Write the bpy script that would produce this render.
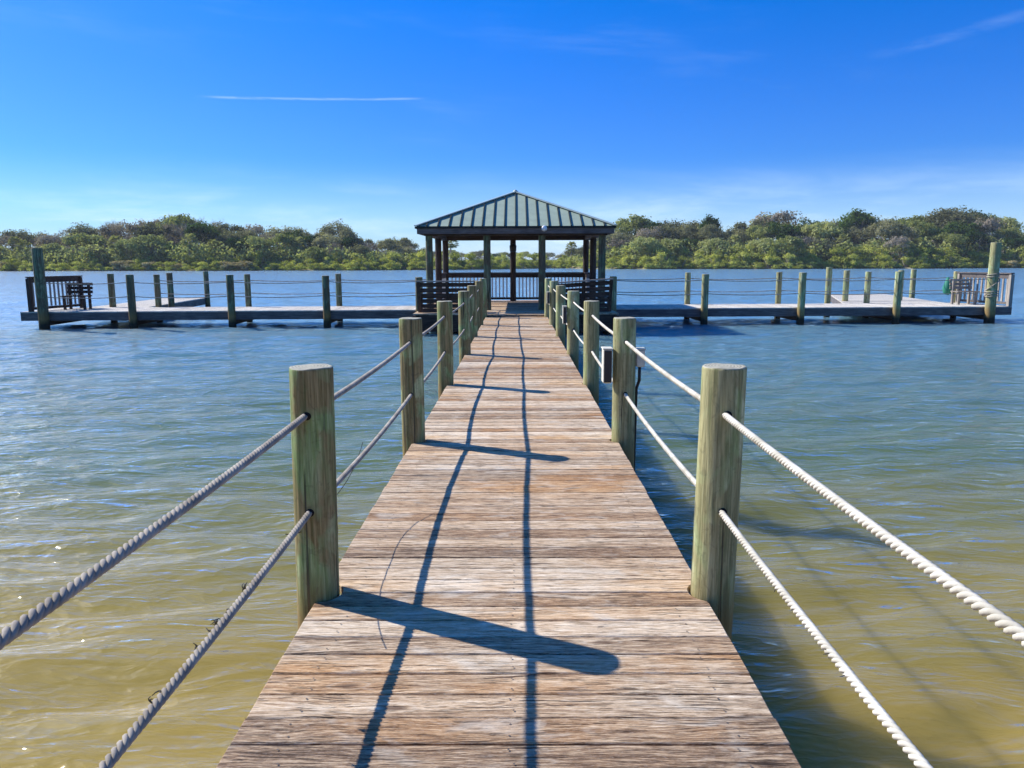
import bpy, bmesh, math, random
import numpy as np
from mathutils import Vector, Matrix
R = math.radians
random.seed(7); rng = np.random.default_rng(7)
for o in list(bpy.data.objects): bpy.data.objects.remove(o)
sc = bpy.context.scene; COL = sc.collection

# ------------------------------------------------------------------ camera
cam_d = bpy.data.cameras.new('camera'); cam = bpy.data.objects.new('camera', cam_d); COL.objects.link(cam)
cam_d.sensor_width = 36; cam_d.lens = 27.07; cam_d.clip_start = .05; cam_d.clip_end = 12000
cam.matrix_world = (Matrix.Translation((.02, 0, 1.55)) @ Matrix.Rotation(R(.34), 4, 'Z') @
                    Matrix.Rotation(R(90 - 9.04), 4, 'X') @ Matrix.Rotation(R(-.19), 4, 'Z'))
sc.camera = cam

# ------------------------------------------------------------------ sky, sun, exposure
SUN = Vector((-1.15, .60, 1.0)).normalized()
elev = math.asin(SUN.z); az = math.atan2(SUN.x, SUN.y)
w = bpy.data.worlds.new('World'); sc.world = w; w.use_nodes = True
nt = w.node_tree; N = nt.nodes; L = nt.links; N.clear()
wo = N.new('ShaderNodeOutputWorld'); bg = N.new('ShaderNodeBackground'); bg.inputs[1].default_value = .10
sky = N.new('ShaderNodeTexSky'); sky.sky_type = 'NISHITA'; sky.sun_disc = False
sky.sun_elevation = elev; sky.sun_rotation = az; sky.air_density = 1.0; sky.dust_density = .3; sky.ozone_density = 3.0
hsv = N.new('ShaderNodeHueSaturation'); hsv.inputs['Hue'].default_value = .510; hsv.inputs['Saturation'].default_value = 1.55; hsv.inputs['Value'].default_value = 1.12
L.new(sky.outputs[0], hsv.inputs['Color'])
tc = N.new('ShaderNodeTexCoord'); sep = N.new('ShaderNodeSeparateXYZ'); L.new(tc.outputs['Generated'], sep.inputs[0])
def wm(op, a, b=None, c=None):
    n = N.new('ShaderNodeMath'); n.operation = op
    for i, x in enumerate((a, b, c)):
        if x is None: continue
        if isinstance(x, (int, float)): n.inputs[i].default_value = x
        else: L.new(x, n.inputs[i])
    return n.outputs[0]
# thin cirrus: noise on (azimuth, elevation) of the view direction, stretched sideways
azm = wm('ARCTAN2', sep.outputs[0], sep.outputs[1]); elv = wm('ARCSINE', sep.outputs[2])
def wcomb(sx, sy, ox=0., shear=0.):
    c = N.new('ShaderNodeCombineXYZ'); L.new(wm('MULTIPLY_ADD', azm, sx, ox), c.inputs[0])
    y = wm('MULTIPLY_ADD', azm, shear, elv); L.new(wm('MULTIPLY', y, sy), c.inputs[1]); return c.outputs[0]
def wnoise(vec, sc_, det, rough, dist=0):
    n = N.new('ShaderNodeTexNoise'); L.new(vec, n.inputs['Vector']); n.inputs['Scale'].default_value = sc_
    n.inputs['Detail'].default_value = det; n.inputs['Roughness'].default_value = rough; n.inputs['Distortion'].default_value = dist
    return n.outputs[0]
def wrange(x, a, b, c=0., d=1., smooth=True):
    n = N.new('ShaderNodeMapRange'); n.interpolation_type = 'SMOOTHSTEP' if smooth else 'LINEAR'
    L.new(x, n.inputs[0])
    for i, v in enumerate((a, b, c, d)): n.inputs[i + 1].default_value = v
    return n.outputs[0]
n1 = wnoise(wcomb(2.2, 13, 3.1, .05), 1.6, 7, .62, .35); n2 = wnoise(wcomb(.9, 3.6, 9.3), 1.5, 3, .5)
low = wrange(elv, .03, .13, 1, 0)
c1 = wm('MULTIPLY', wm('MULTIPLY', wrange(n1, .44, .78), low), .45)
c2 = wm('MULTIPLY', wm('MULTIPLY', wrange(n1, .50, .80), wrange(n2, .46, .66)), .10)
# bright veil just over the trees behind the pavilion
veil = wm('MULTIPLY', wm('MULTIPLY', wrange(wm('ABSOLUTE', wm('ADD', azm, .05)), .0, .42, 1, 0), wrange(elv, .0, .08, 1, 0)), .7)
veil = wm('MAXIMUM', veil, wm('MULTIPLY', wrange(elv, -.01, .13, 1, 0), .55))
# the one long streak (an old contrail)
sd = wm('ABSOLUTE', wm('SUBTRACT', elv, wm('MULTIPLY_ADD', azm, .035, .2005)))
n3 = wnoise(wcomb(22, 160, 0), 1.0, 3, .6)
streak = wm('MULTIPLY', wm('MULTIPLY', wrange(sd, .0001, .0022, 1, 0), wrange(wm('ABSOLUTE', wm('ADD', azm, .245)), .09, .145, 1, 0)), wrange(n3, .3, .65, .05, .6))
sd2 = wm('ABSOLUTE', wm('SUBTRACT', elv, wm('MULTIPLY_ADD', azm, .163, .1553)))
st2 = wm('MULTIPLY', wm('MULTIPLY', wrange(sd2, .0, .009, 1, 0), wrange(wm('ABSOLUTE', wm('SUBTRACT', azm, .50)), .04, .11, 1, 0)), wrange(wnoise(wcomb(14, 60, 2.), 1.0, 4, .65), .35, .65))
mask = wm('MINIMUM', wm('MAXIMUM', wm('ADD', wm('ADD', c1, c2), veil), wm('MAXIMUM', wm('MULTIPLY', streak, .42), wm('MULTIPLY', st2, .07))), 1.)
mx = N.new('ShaderNodeMix'); mx.data_type = 'RGBA'; L.new(mask, mx.inputs[0]); 
tn = N.new('ShaderNodeMix'); tn.data_type = 'RGBA'; tn.blend_type = 'MULTIPLY'; L.new(wrange(elv, .0, .60, 1, 0, False), tn.inputs[0]); L.new(hsv.outputs[0], tn.inputs[6]); tn.inputs[7].default_value = (.05, .33, .80, 1)
L.new(tn.outputs[2], mx.inputs[6]); mx.inputs[7].default_value = (5.6, 6.8, 7.8, 1)
L.new(mx.outputs[2], bg.inputs[0]); L.new(bg.outputs[0], wo.inputs[0])

sd_ = bpy.data.lights.new('sun', 'SUN'); sd_.energy = 4.2; sd_.angle = R(.5); sd_.color = (1, .95, .87)
sun = bpy.data.objects.new('sun', sd_); COL.objects.link(sun); sun.rotation_euler = (-SUN).to_track_quat('-Z', 'Y').to_euler(); sun.location = (-20, 10, 30)
sc.view_settings.view_transform = 'Standard'; sc.view_settings.look = 'None'; sc.view_settings.exposure = .80; sc.view_settings.gamma = 1
sc.render.resolution_x = 1024; sc.render.resolution_y = 768
sc.render.engine = 'CYCLES'
sc.cycles.max_bounces = 6; sc.cycles.transparent_max_bounces = 8; sc.cycles.caustics_reflective = False; sc.cycles.caustics_refractive = False

# ------------------------------------------------------------------ material helpers
class NB:
    def __init__(s, name):
        s.m = bpy.data.materials.new(name); s.m.use_nodes = True; s.t = s.m.node_tree; s.n = s.t.nodes; s.l = s.t.links; s.n.clear()
        s.out = s.n.new('ShaderNodeOutputMaterial')
    def put(s, v, sock):
        if isinstance(v, (int, float)): sock.default_value = v
        elif isinstance(v, (tuple, list)): sock.default_value = tuple(v) + ((1,) if len(sock.default_value) == 4 and len(v) == 3 else ())
        elif v is not None: s.l.new(v, sock)
    def math(s, op, a, b=None, c=None):
        n = s.n.new('ShaderNodeMath'); n.operation = op
        for i, x in enumerate((a, b, c)): s.put(x, n.inputs[i])
        return n.outputs[0]
    def coord(s, kind='Object'):
        return s.n.new('ShaderNodeTexCoord').outputs[kind]
    def pos(s): return s.n.new('ShaderNodeNewGeometry').outputs['Position']
    def island(s): return s.n.new('ShaderNodeNewGeometry').outputs['Random Per Island']
    def rnd(s): return s.n.new('ShaderNodeObjectInfo').outputs['Random']
    def xyz(s, v):
        n = s.n.new('ShaderNodeSeparateXYZ'); s.l.new(v, n.inputs[0]); return n.outputs
    def scale(s, v, sx, sy, sz, off=None):
        n = s.n.new('ShaderNodeVectorMath'); n.operation = 'MULTIPLY'; s.l.new(v, n.inputs[0]); n.inputs[1].default_value = (sx, sy, sz)
        o = n.outputs[0]
        if off is not None:
            c = s.n.new('ShaderNodeCombineXYZ'); k = s.math('MULTIPLY', off, 37.)
            for i in range(3): s.l.new(k, c.inputs[i])
            a = s.n.new('ShaderNodeVectorMath'); a.operation = 'ADD'; s.l.new(o, a.inputs[0]); s.l.new(c.outputs[0], a.inputs[1]); o = a.outputs[0]
        return o
    def noise(s, v, sc_, det=4, rough=.55, dist=0, col=False):
        n = s.n.new('ShaderNodeTexNoise'); s.l.new(v, n.inputs['Vector']); n.inputs['Scale'].default_value = sc_; n.inputs['Detail'].default_value = det
        n.inputs['Roughness'].default_value = rough; n.inputs['Distortion'].default_value = dist
        return n.outputs[1 if col else 0]
    def voro(s, v, sc_, feat='F1', rnd=1.):
        n = s.n.new('ShaderNodeTexVoronoi'); n.feature = feat; s.l.new(v, n.inputs['Vector']); n.inputs['Scale'].default_value = sc_; n.inputs['Randomness'].default_value = rnd
        return n.outputs['Distance']
    def rng(s, x, a, b, c=0., d=1.):
        n = s.n.new('ShaderNodeMapRange'); s.l.new(x, n.inputs[0])
        for i, v in enumerate((a, b, c, d)): n.inputs[i + 1].default_value = v
        return n.outputs[0]
    def ramp(s, x, stops):
        n = s.n.new('ShaderNodeValToRGB'); s.l.new(x, n.inputs[0]); e = n.color_ramp.elements
        while len(e) < len(stops): e.new(.5)
        for q, (p, c) in zip(e, stops): q.position = p; q.color = tuple(c) + (1,)
        return n.outputs[0]
    def mix(s, f, a, b, mode='MIX'):
        n = s.n.new('ShaderNodeMix'); n.data_type = 'RGBA'; n.blend_type = mode
        s.put(f, n.inputs[0]); s.put(a, n.inputs[6]); s.put(b, n.inputs[7]); return n.outputs[2]
    def bump(s, h, st=.5, d=.01, prev=None):
        n = s.n.new('ShaderNodeBump'); n.inputs['Strength'].default_value = st; n.inputs['Distance'].default_value = d
        s.l.new(h, n.inputs['Height']); 
        if prev is not None: s.l.new(prev, n.inputs['Normal'])
        return n.outputs[0]
    def bsdf(s, col, rough=.7, normal=None, spec=.3, metal=0., alpha=None):
        n = s.n.new('ShaderNodeBsdfPrincipled'); s.put(col, n.inputs['Base Color']); s.put(rough, n.inputs['Roughness'])
        n.inputs['Specular IOR Level'].default_value = spec; n.inputs['Metallic'].default_value = metal
        if normal is not None: s.l.new(normal, n.inputs['Normal'])
        return n.outputs[0]
    def done(s, sh): s.l.new(sh, s.out.inputs[0]); return s.m

def wood_boards(name, along, stops, near_detail=True, rusty=True):
    """weathered decking: grain runs along local axis `along` (0=x, 1=y); each board its own tone"""
    b = NB(name); p = b.coord('Object'); isl = b.island()
    def g(l, c, z): return (l, c, z) if along == 0 else (c, l, z)
    warp = b.noise(b.scale(p, *g(1.2, 5, 5), isl), 1.0, 2, .5)
    wv = b.math('MULTIPLY', b.math('SUBTRACT', warp, .5), .10)
    cw = b.n.new('ShaderNodeCombineXYZ'); b.l.new(wv, cw.inputs[1 if along == 0 else 0])
    ad = b.n.new('ShaderNodeVectorMath'); b.l.new(p, ad.inputs[0]); b.l.new(cw.outputs[0], ad.inputs[1]); q = ad.outputs[0]
    band = b.noise(b.scale(q, *g(1.6, 36, 30), isl), 1.0, 5, .66)
    grain = b.noise(b.scale(q, *g(11., 170, 60), isl), 1.0, 5, .75)
    fine = b.noise(b.scale(p, *g(60, 420, 160), isl), 1.0, 3, .65)
    blot = b.noise(b.scale(p, .9, 1.5, 1.3), 1.0, 4, .6)
    pat = b.noise(b.scale(p, *g(3.5, 9, 9), isl), 1.0, 4, .6, .6)
    crack = b.rng(b.noise(b.scale(q, *g(2.6, 80, 50), isl), 1.0, 4, .6), .64, .67)
    crack2 = b.rng(b.noise(b.scale(q, *g(9.0, 190, 90), isl), 1.0, 3, .55), .60, .66)
    t = b.math('ADD', b.math('MULTIPLY', b.math('SUBTRACT', band, .5), .95), b.math('MULTIPLY', b.math('SUBTRACT', grain, .5), 1.8))
    t = b.math('ADD', t, b.math('MULTIPLY_ADD', isl, .42, .31))
    col = b.ramp(t, stops)
    if rusty:
        rb = b.math('MULTIPLY', b.rng(blot, .41, .56), b.rng(b.math('FRACT', b.math('MULTIPLY', isl, 7.3)), .2, .9, .25, 1.))
        col = b.mix(b.math('MULTIPLY', rb, .95), col, b.ramp(t, [(.1, (.14, .062, .022)), (.48, (.44, .225, .085)), (.9, (.74, .50, .26))]))
    col = b.mix(b.math('MULTIPLY', b.rng(pat, .54, .68), .5), col, (.66, .60, .50))
    col = b.mix(b.math('MULTIPLY', b.rng(fine, .36, .72), .28), (.0, .0, .0), col) if False else col
    col = b.mix(b.math('MULTIPLY', b.rng(fine, .52, .75), .38), col, (.72, .66, .57))
    col = b.mix(b.math('MULTIPLY', b.rng(fine, .44, .28), .38), col, (.09, .06, .045))
    kn = b.voro(b.scale(q, *g(2.2, 7.5, 7.5), isl), 1.0); knm = b.rng(kn, .13, .06); kr = b.rng(b.math('ABSOLUTE', b.math('SUBTRACT', kn, .17)), .03, .0)
    col = b.mix(b.math('MULTIPLY', knm, .8), col, (.10, .055, .035)); col = b.mix(b.math('MULTIPLY', kr, .3), col, (.62, .55, .45))
    ck = b.math('MAXIMUM', crack, b.math('MULTIPLY', crack2, .7))
    col = b.mix(b.math('MULTIPLY', ck, .92), col, (.035, .022, .016))
    h = b.math('SUBTRACT', b.math('ADD', b.math('MULTIPLY_ADD', grain, .8, b.math('MULTIPLY', fine, .4)), b.math('MULTIPLY', band, .6)), b.math('MULTIPLY', ck, 1.3))
    return b.done(b.bsdf(col, .78, b.bump(h, .9, .005), .2))
DECK = wood_boards('weathered_decking', 0, [(.02, (.06, .034, .020)), (.26, (.19, .12, .072)), (.46, (.43, .305, .19)), (.66, (.64, .505, .35)), (.90, (.88, .76, .60))])
DECKY = wood_boards('weathered_wing_decking', 1, [(0, (.34, .30, .24)), (.4, (.56, .52, .45)), (1, (.78, .74, .66))], rusty=False)

def wood_dark(name, stops, along=0, gloss=.75):
    b = NB(name); p = b.coord('Object')
    s = [9, 9, 9]; s[along] = .9
    gr = b.noise(b.scale(p, *s, b.rnd()), 3.0, 6, .65, .4)
    bl = b.noise(p, 1.6, 3, .5)
    col = b.ramp(b.math('MULTIPLY_ADD', b.math('SUBTRACT', bl, .5), .5, gr), stops)
    return b.done(b.bsdf(col, gloss, b.bump(gr, .6, .006), .25))
FRAME = {a: wood_dark('dark_aged_timber_' + 'xyz'[a], [(.25, (.018, .012, .010)), (.5, (.05, .033, .026)), (.75, (.105, .075, .06))], a) for a in range(3)}
FASC = {a: wood_dark('grey_fascia_timber_' + 'xyz'[a], [(.2, (.05, .045, .045)), (.5, (.12, .105, .10)), (.8, (.23, .205, .19))], a) for a in range(3)}
GREYW = {a: wood_dark('silver_grey_timber_' + 'xyz'[a], [(.2, (.14, .12, .10)), (.5, (.28, .25, .22)), (.8, (.45, .42, .38))], a) for a in range(3)}

SUNLITW = wood_dark('sunlit_white_wood', [(.2, (.45, .45, .44)), (.5, (.68, .68, .66)), (.8, (.80, .80, .78))], 2)  # sunlit brightness of the balusters put into a near-white colour

def post_mat(name, green, brown, wet=True, pale=(.42, .40, .30)):
    b = NB(name); p = b.coord('Object'); r = b.rnd(); x, y, z = b.xyz(p)
    ver = b.noise(b.scale(p, 9, 9, .8, r), 2.2, 6, .62, .5)
    fine = b.noise(b.scale(p, 60, 60, 2.2, r), 1.5, 5, .65)
    bl = b.noise(b.scale(p, 2.2, 2.2, 1.4, r), 1.6, 4, .55, .8)
    wav = b.noise(b.scale(p, 5, 5, 3.4, r), 3, 3, .55, 2.2)
    col = b.ramp(ver, [(.30, tuple(c * .38 for c in green)), (.46, green), (.66, pale)])
    col = b.mix(b.rng(bl, .42, .53, 0, .95), col, b.ramp(fine, [(.3, tuple(c * .45 for c in brown)), (.7, tuple(c * 1.5 for c in brown))]))
    col = b.mix(b.rng(wav, .56, .66, 0, .35), col, tuple(c * .35 for c in brown))
    crack = b.rng(b.noise(b.scale(p, 26, 26, .55, r), 1.3, 3, .5, .2), .62, .66)
    col = b.mix(b.math('MULTIPLY', crack, .85), col, (.03, .025, .018))
    col = b.mix(b.rng(fine, .4, .8, 0, .22), col, (.5, .5, .4))
    col = b.mix(b.math('MULTIPLY', b.rng(b.noise(b.scale(p, 34, 34, 1.6, r), 1.5, 5, .7), .50, .62), .55), col, tuple(c * .4 for c in green))
    kn = b.rng(b.voro(b.scale(p, 5, 5, 2.3, r), 1.0), .13, .05); col = b.mix(b.math('MULTIPLY', kn, .7), col, (.09, .055, .03))
    # rot and rust colour round the foot, dark growth near the tide line (wear of its own)
    ft = b.math('MULTIPLY', b.rng(b.math('MULTIPLY_ADD', bl, .3, z), .28, .0), .8)
    col = b.mix(ft, col, (.26, .15, .05))
    tide = b.rng(b.math('MULTIPLY_ADD', bl, .2, z), -.12, -.28); col = b.mix(tide, col, (.022, .024, .016))
    # sawn top: dry, grey, ringed
    nz = b.xyz(b.n.new('ShaderNodeNewGeometry').outputs['True Normal'])[2]
    ring = b.n.new('ShaderNodeTexWave'); ring.wave_type = 'RINGS'; ring.rings_direction = 'Z'; b.l.new(p, ring.inputs[0]); ring.inputs['Scale'].default_value = 22; ring.inputs['Distortion'].default_value = 1.5
    col = b.mix(b.rng(nz, .6, .8), col, b.ramp(ring.outputs[1], [(0, (.27, .255, .19)), (1, (.47, .45, .36))]))
    h = b.math('SUBTRACT', b.math('ADD', ver, b.math('MULTIPLY', fine, .45)), b.math('MULTIPLY', crack, 1.5))
    return b.done(b.bsdf(col, .8, b.bump(h, .8, .006), .2))
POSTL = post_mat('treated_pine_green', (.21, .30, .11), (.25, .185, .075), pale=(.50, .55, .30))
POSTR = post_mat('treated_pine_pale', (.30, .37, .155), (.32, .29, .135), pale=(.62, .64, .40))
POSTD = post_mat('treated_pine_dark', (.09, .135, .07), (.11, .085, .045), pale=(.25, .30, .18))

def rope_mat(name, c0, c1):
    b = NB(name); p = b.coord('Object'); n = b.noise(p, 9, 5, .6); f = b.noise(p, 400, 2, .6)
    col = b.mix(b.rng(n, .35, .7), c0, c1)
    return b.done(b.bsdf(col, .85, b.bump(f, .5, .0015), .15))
ROPEL = rope_mat('shade_grey_laid_rope', (.24, .21, .175), (.44, .40, .34)); ROPER = rope_mat('sunlit_white_laid_rope', (.46, .43, .35), (.72, .69, .60))  # same rope twice: shaded look and sunlit look put into the colour
def plain(name, c, rough=.5, metal=0., var=.15, scale=8):
    b = NB(name); n = b.noise(b.coord('Object'), scale, 4, .6)
    col = b.mix(b.rng(n, .3, .7), tuple(x * (1 - var) for x in c), tuple(min(1, x * (1 + var)) for x in c))
    return b.done(b.bsdf(col, b.rng(n, .2, .8, rough * .85, min(1, rough * 1.15)), b.bump(n, .15, .003), .4, metal))
BLACK = plain('black_hole', (.008, .007, .006), .9); STEEL = plain('dull_nail_steel', (.10, .085, .075), .6)
BOXG = plain('weathered_grey_box', (.62, .60, .50), .55, 0, .2, 20); BOXD = plain('black_plastic', (.02, .02, .022), .5)
ROOF = plain('pale_green_metal_roof', (.27, .345, .275), .75, 0., .10, 3); SEAM = plain('dark_green_trim_shaded_seams', (.008, .016, .016), .8)  # SEAM: shade of the ribs put into near-black; drip edge is dark green
HIP = plain('pale_metal_hip_cap', (.36, .44, .41), .35, 0, .08)
GLOBE = plain('white_lamp_glass', (.8, .8, .8), .3); GREENB = plain('green_net_cloth', (.02, .20, .13), .7); WHITEP = plain('white_plastic', (.72, .72, .70), .45)
SHELL = plain('dark_barnacle', (.05, .045, .035), .9)

# ------------------------------------------------------------------ object helpers
def link(name, me, mat, parent=None):
    if mat is not None: me.materials.append(mat)
    o = bpy.data.objects.new(name, me); COL.objects.link(o)
    if parent is not None: o.parent = parent
    return o
def tag(o, label=None, cat=None, group=None, kind=None):
    if label: o['label'] = label
    if cat: o['category'] = cat
    if group: o['group'] = group
    if kind: o['kind'] = kind
    return o
def empty(name, loc, label, cat, group=None, rz=0.):
    o = bpy.data.objects.new(name, None); COL.objects.link(o); o.location = loc; o.rotation_euler.z = rz; o.empty_display_size = .2
    return tag(o, label, cat, group)
def copy_tree(o, parent=None):
    c = o.copy(); COL.objects.link(c)
    if parent is not None: c.parent = parent
    for ch in [x for x in o.children]: copy_tree(ch, c)
    return c
class MB:
    def __init__(s): s.v = []; s.f = []; s.sm = []
    def add(s, vs, fs, smooth=False):
        k = len(s.v); s.v += [tuple(v) for v in vs]; s.f += [tuple(i + k for i in f) for f in fs]; s.sm += [smooth] * len(fs)
    def box(s, c, d, rot=None, bev=0.):
        cx, cy, cz = c; x, y, z = d[0] / 2, d[1] / 2, d[2] / 2
        pts = []
        if bev <= 0:
            pts = [Vector((sx * x, sy * y, sz * z)) for sz in (-1, 1) for sx, sy in ((-1, -1), (1, -1), (1, 1), (-1, 1))]
            fs = [(3, 2, 1, 0), (4, 5, 6, 7), (0, 1, 5, 4), (1, 2, 6, 5), (2, 3, 7, 6), (3, 0, 4, 7)]
        else:
            b = min(bev, x * .45, y * .45, z * .45); rings = [(-z, b), (-z + b, 0), (z - b, 0), (z, b)]
            for zz, ins in rings:
                X, Y = x - ins, y - ins; bb = b * .6
                for px, py in ((-X + bb, -Y), (X - bb, -Y), (X, -Y + bb), (X, Y - bb), (X - bb, Y), (-X + bb, Y), (-X, Y - bb), (-X, -Y + bb)): pts.append(Vector((px, py, zz)))
            fs = [tuple(range(7, -1, -1)), tuple(range(24, 32))]
            for r in range(3):
                for i in range(8): j = (i + 1) % 8; fs.append((r * 8 + i, r * 8 + j, r * 8 + 8 + j, r * 8 + 8 + i))
        if rot is not None: pts = [rot @ p for p in pts]
        s.add([(p.x + cx, p.y + cy, p.z + cz) for p in pts], fs)
    def bar(s, a, b, wd, ht, up=Vector((0, 0, 1)), bev=0.):
        a = Vector(a); b = Vector(b); d = b - a; y = d.normalized(); xx = y.cross(up).normalized(); zz = xx.cross(y)
        s.box((a + b) / 2, (wd, d.length, ht), Matrix((xx, y, zz)).transposed(), bev)
    def tube(s, pts, r, n=8, cap=True):
        pts = [Vector(p) for p in pts]; rs = r if isinstance(r, (list, tuple)) else [r] * len(pts)
        vs = []; fs = []; ref = Vector((.31, .17, .93))
        for i, p in enumerate(pts):
            t = (pts[min(i + 1, len(pts) - 1)] - pts[max(i - 1, 0)]).normalized()
            u = t.cross(ref)
            if u.length < .05: u = t.cross(Vector((1, 0, 0)))
            u.normalize(); v = t.cross(u)
            for k in range(n): a = 2 * math.pi * k / n; vs.append(p + (u * math.cos(a) + v * math.sin(a)) * rs[i])
        for i in range(len(pts) - 1):
            for k in range(n): j = (k + 1) % n; fs.append((i * n + k, i * n + j, i * n + n + j, i * n + n + k))
        if cap: fs.append(tuple(range(n))[::-1]); fs.append(tuple((len(pts) - 1) * n + k for k in range(n)))
        s.add(vs, fs, True)
    def build(s, name, mat, parent=None):
        me = bpy.data.meshes.new(name); me.from_pydata(s.v, [], s.f); me.polygons.foreach_set('use_smooth', s.sm); me.update()
        return link(name, me, mat, parent)

# ------------------------------------------------------------------ the water, its bed, the far land
WZ = -.56
def grid_mesh(xs, ys, zf):
    X, Y = np.meshgrid(xs, ys); Z = zf(X, Y); nx, ny = len(xs), len(ys)
    v = np.stack([X, Y, Z], -1).reshape(-1, 3).astype(np.float32)
    i = np.arange((nx - 1) * (ny - 1)); r, c = i // (nx - 1), i % (nx - 1); a = r * nx + c
    q = np.stack([a, a + 1, a + nx + 1, a + nx], -1).astype(np.int32)
    me = bpy.data.meshes.new('m'); me.vertices.add(len(v)); me.vertices.foreach_set('co', v.ravel())
    me.loops.add(q.size); me.loops.foreach_set('vertex_index', q.ravel())
    me.polygons.add(len(q)); me.polygons.foreach_set('loop_start', np.arange(0, q.size, 4, dtype=np.int32)); me.polygons.foreach_set('loop_total', np.full(len(q), 4, np.int32))
    me.update(calc_edges=True); me.polygons.foreach_set('use_smooth', np.ones(len(q), bool)); me.validate(); return me
# wave field: many short crests from the front-left, with cross chop
waves = []
for k in range(84):
    lam = .22 * (1.036 ** k) * rng.uniform(.92, 1.08)
    ang = R(100) + rng.normal(0, .42)
    amp = .0050 * lam ** .8 * rng.uniform(.5, 1.2) * (1 if lam < 1.2 else (1.2 / lam) ** 1.3)
    waves.append((2 * math.pi / lam * math.cos(ang), 2 * math.pi / lam * math.sin(ang), amp, rng.uniform(0, 6.28), lam))
def wave_z(X, Y):
    Z = np.zeros_like(X); dx = .055 + .0088 * np.abs(X); dy = .035 + .0062 * np.abs(Y)
    wx = X + .25 * np.sin(Y * .31 + 1.7 * np.sin(X * .17)) + .12 * np.sin(Y * .9 + X * .4); wy = Y + .30 * np.sin(X * .37 + 1.3 * np.sin(Y * .13)) + .12 * np.sin(X * 1.1)
    patch = .85 + .22 * np.sin(X * .21 + .7 * np.sin(Y * .16)) * np.sin(Y * .19 + 1.1)
    for kx, ky, a, ph, lam in waves:
        lx_, ly_ = 6.283 / max(abs(kx), 1e-3), 6.283 / max(abs(ky), 1e-3)
        fade = np.clip(np.minimum(lx_ / dx, ly_ / dy) / 2.2 - 1.1, 0, 1)
        th = kx * wx + ky * wy + ph
        Z += a * fade * (np.sin(th) + .30 * np.sin(2 * th + 1.57))
    return WZ + Z * patch
def spread(a, b, d0, g):
    out = [a]; d = d0
    while out[-1] < b: out.append(out[-1] + d); d *= g
    return out
ypos = spread(-1.0, 3200, .035, 1.0062); yneg = [-v - 1 for v in spread(0, 80, .3, 1.15)][1:][::-1]
xpos = spread(0, 1800, .055, 1.0088)
xs = np.array([-v for v in xpos[1:]][::-1] + xpos); ys = np.array(yneg + ypos)
b = NB('brackish_water'); p = b.pos(); x, y, z = b.xyz(p)
big = b.noise(b.scale(p, .09, .22, 0), 1.0, 4, .55, .8)
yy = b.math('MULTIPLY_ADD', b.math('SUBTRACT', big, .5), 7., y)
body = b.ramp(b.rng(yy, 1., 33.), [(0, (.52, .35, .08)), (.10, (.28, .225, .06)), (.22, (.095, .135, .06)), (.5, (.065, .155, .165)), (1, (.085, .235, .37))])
clear = b.rng(yy, 1., 9., .30, 0.)                        # how far one sees down into it: the bed drops away from shore
def ripple(sx, sy, ang, dist):                             # short-crested wavelets: ridged noise stretched along the crest
    mp = b.n.new('ShaderNodeMapping'); mp.vector_type = 'POINT'; b.l.new(p, mp.inputs[0]); mp.inputs['Rotation'].default_value = (0, 0, R(ang)); mp.inputs['Scale'].default_value = (sx, sy, 0)
    n_ = b.noise(mp.outputs[0], 1.0, 3, .5, dist); r_ = b.math('ABSOLUTE', b.math('MULTIPLY_ADD', n_, 2., -1.))
    return b.math('SUBTRACT', 1., b.math('MULTIPLY', r_, 1.6))
r1 = ripple(.75, 2.3, -9, .5); r2 = ripple(1.5, 4.6, 7, .5); r3 = ripple(3.4, 9.5, -14, .4)
hh_ = b.math('ADD', b.math('MULTIPLY', r1, .032), b.math('ADD', b.math('MULTIPLY', r2, .020), b.math('MULTIPLY', r3, .010)))
bm_ = b.bump(hh_, 1., 1.); bm2 = bm_
di = b.n.new('ShaderNodeSubsurfaceScattering'); di.falloff = 'BURLEY'; b.l.new(body, di.inputs['Color']); di.inputs['Radius'].default_value = (1, 1, 1); di.inputs['Scale'].default_value = .85; b.l.new(bm_, di.inputs['Normal'])
tr = b.n.new('ShaderNodeBsdfTransparent'); tr.inputs[0].default_value = (.86, .84, .62, 1)
ms = b.n.new('ShaderNodeMixShader'); b.l.new(clear, ms.inputs[0]); b.l.new(di.outputs[0], ms.inputs[1]); b.l.new(tr.outputs[0], ms.inputs[2])
g1 = b.n.new('ShaderNodeBsdfGlossy'); g1.inputs['Roughness'].default_value = .05; b.l.new(bm2, g1.inputs['Normal']); g1.inputs[0].default_value = (1, .97, .92, 1)
g2 = b.n.new('ShaderNodeBsdfGlossy'); g2.inputs['Roughness'].default_value = .5; b.l.new(bm2, g2.inputs['Normal']); g2.inputs[0].default_value = (1, .97, .90, 1)
gl = b.n.new('ShaderNodeMixShader'); gl.inputs[0].default_value = .20; b.l.new(g1.outputs[0], gl.inputs[1]); b.l.new(g2.outputs[0], gl.inputs[2])
fr = b.n.new('ShaderNodeFresnel'); fr.inputs[0].default_value = 1.34; b.l.new(bm2, fr.inputs['Normal'])
mg = b.n.new('ShaderNodeMixShader'); b.l.new(fr.outputs[0], mg.inputs[0]); b.l.new(ms.outputs[0], mg.inputs[1]); b.l.new(gl.outputs[0], mg.inputs[2])
WATER = b.done(mg.outputs[0])
wat = link('water', grid_mesh(xs, ys, wave_z), WATER); tag(wat, 'choppy river water, olive near the boardwalk and blue farther out', kind='structure')

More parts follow.
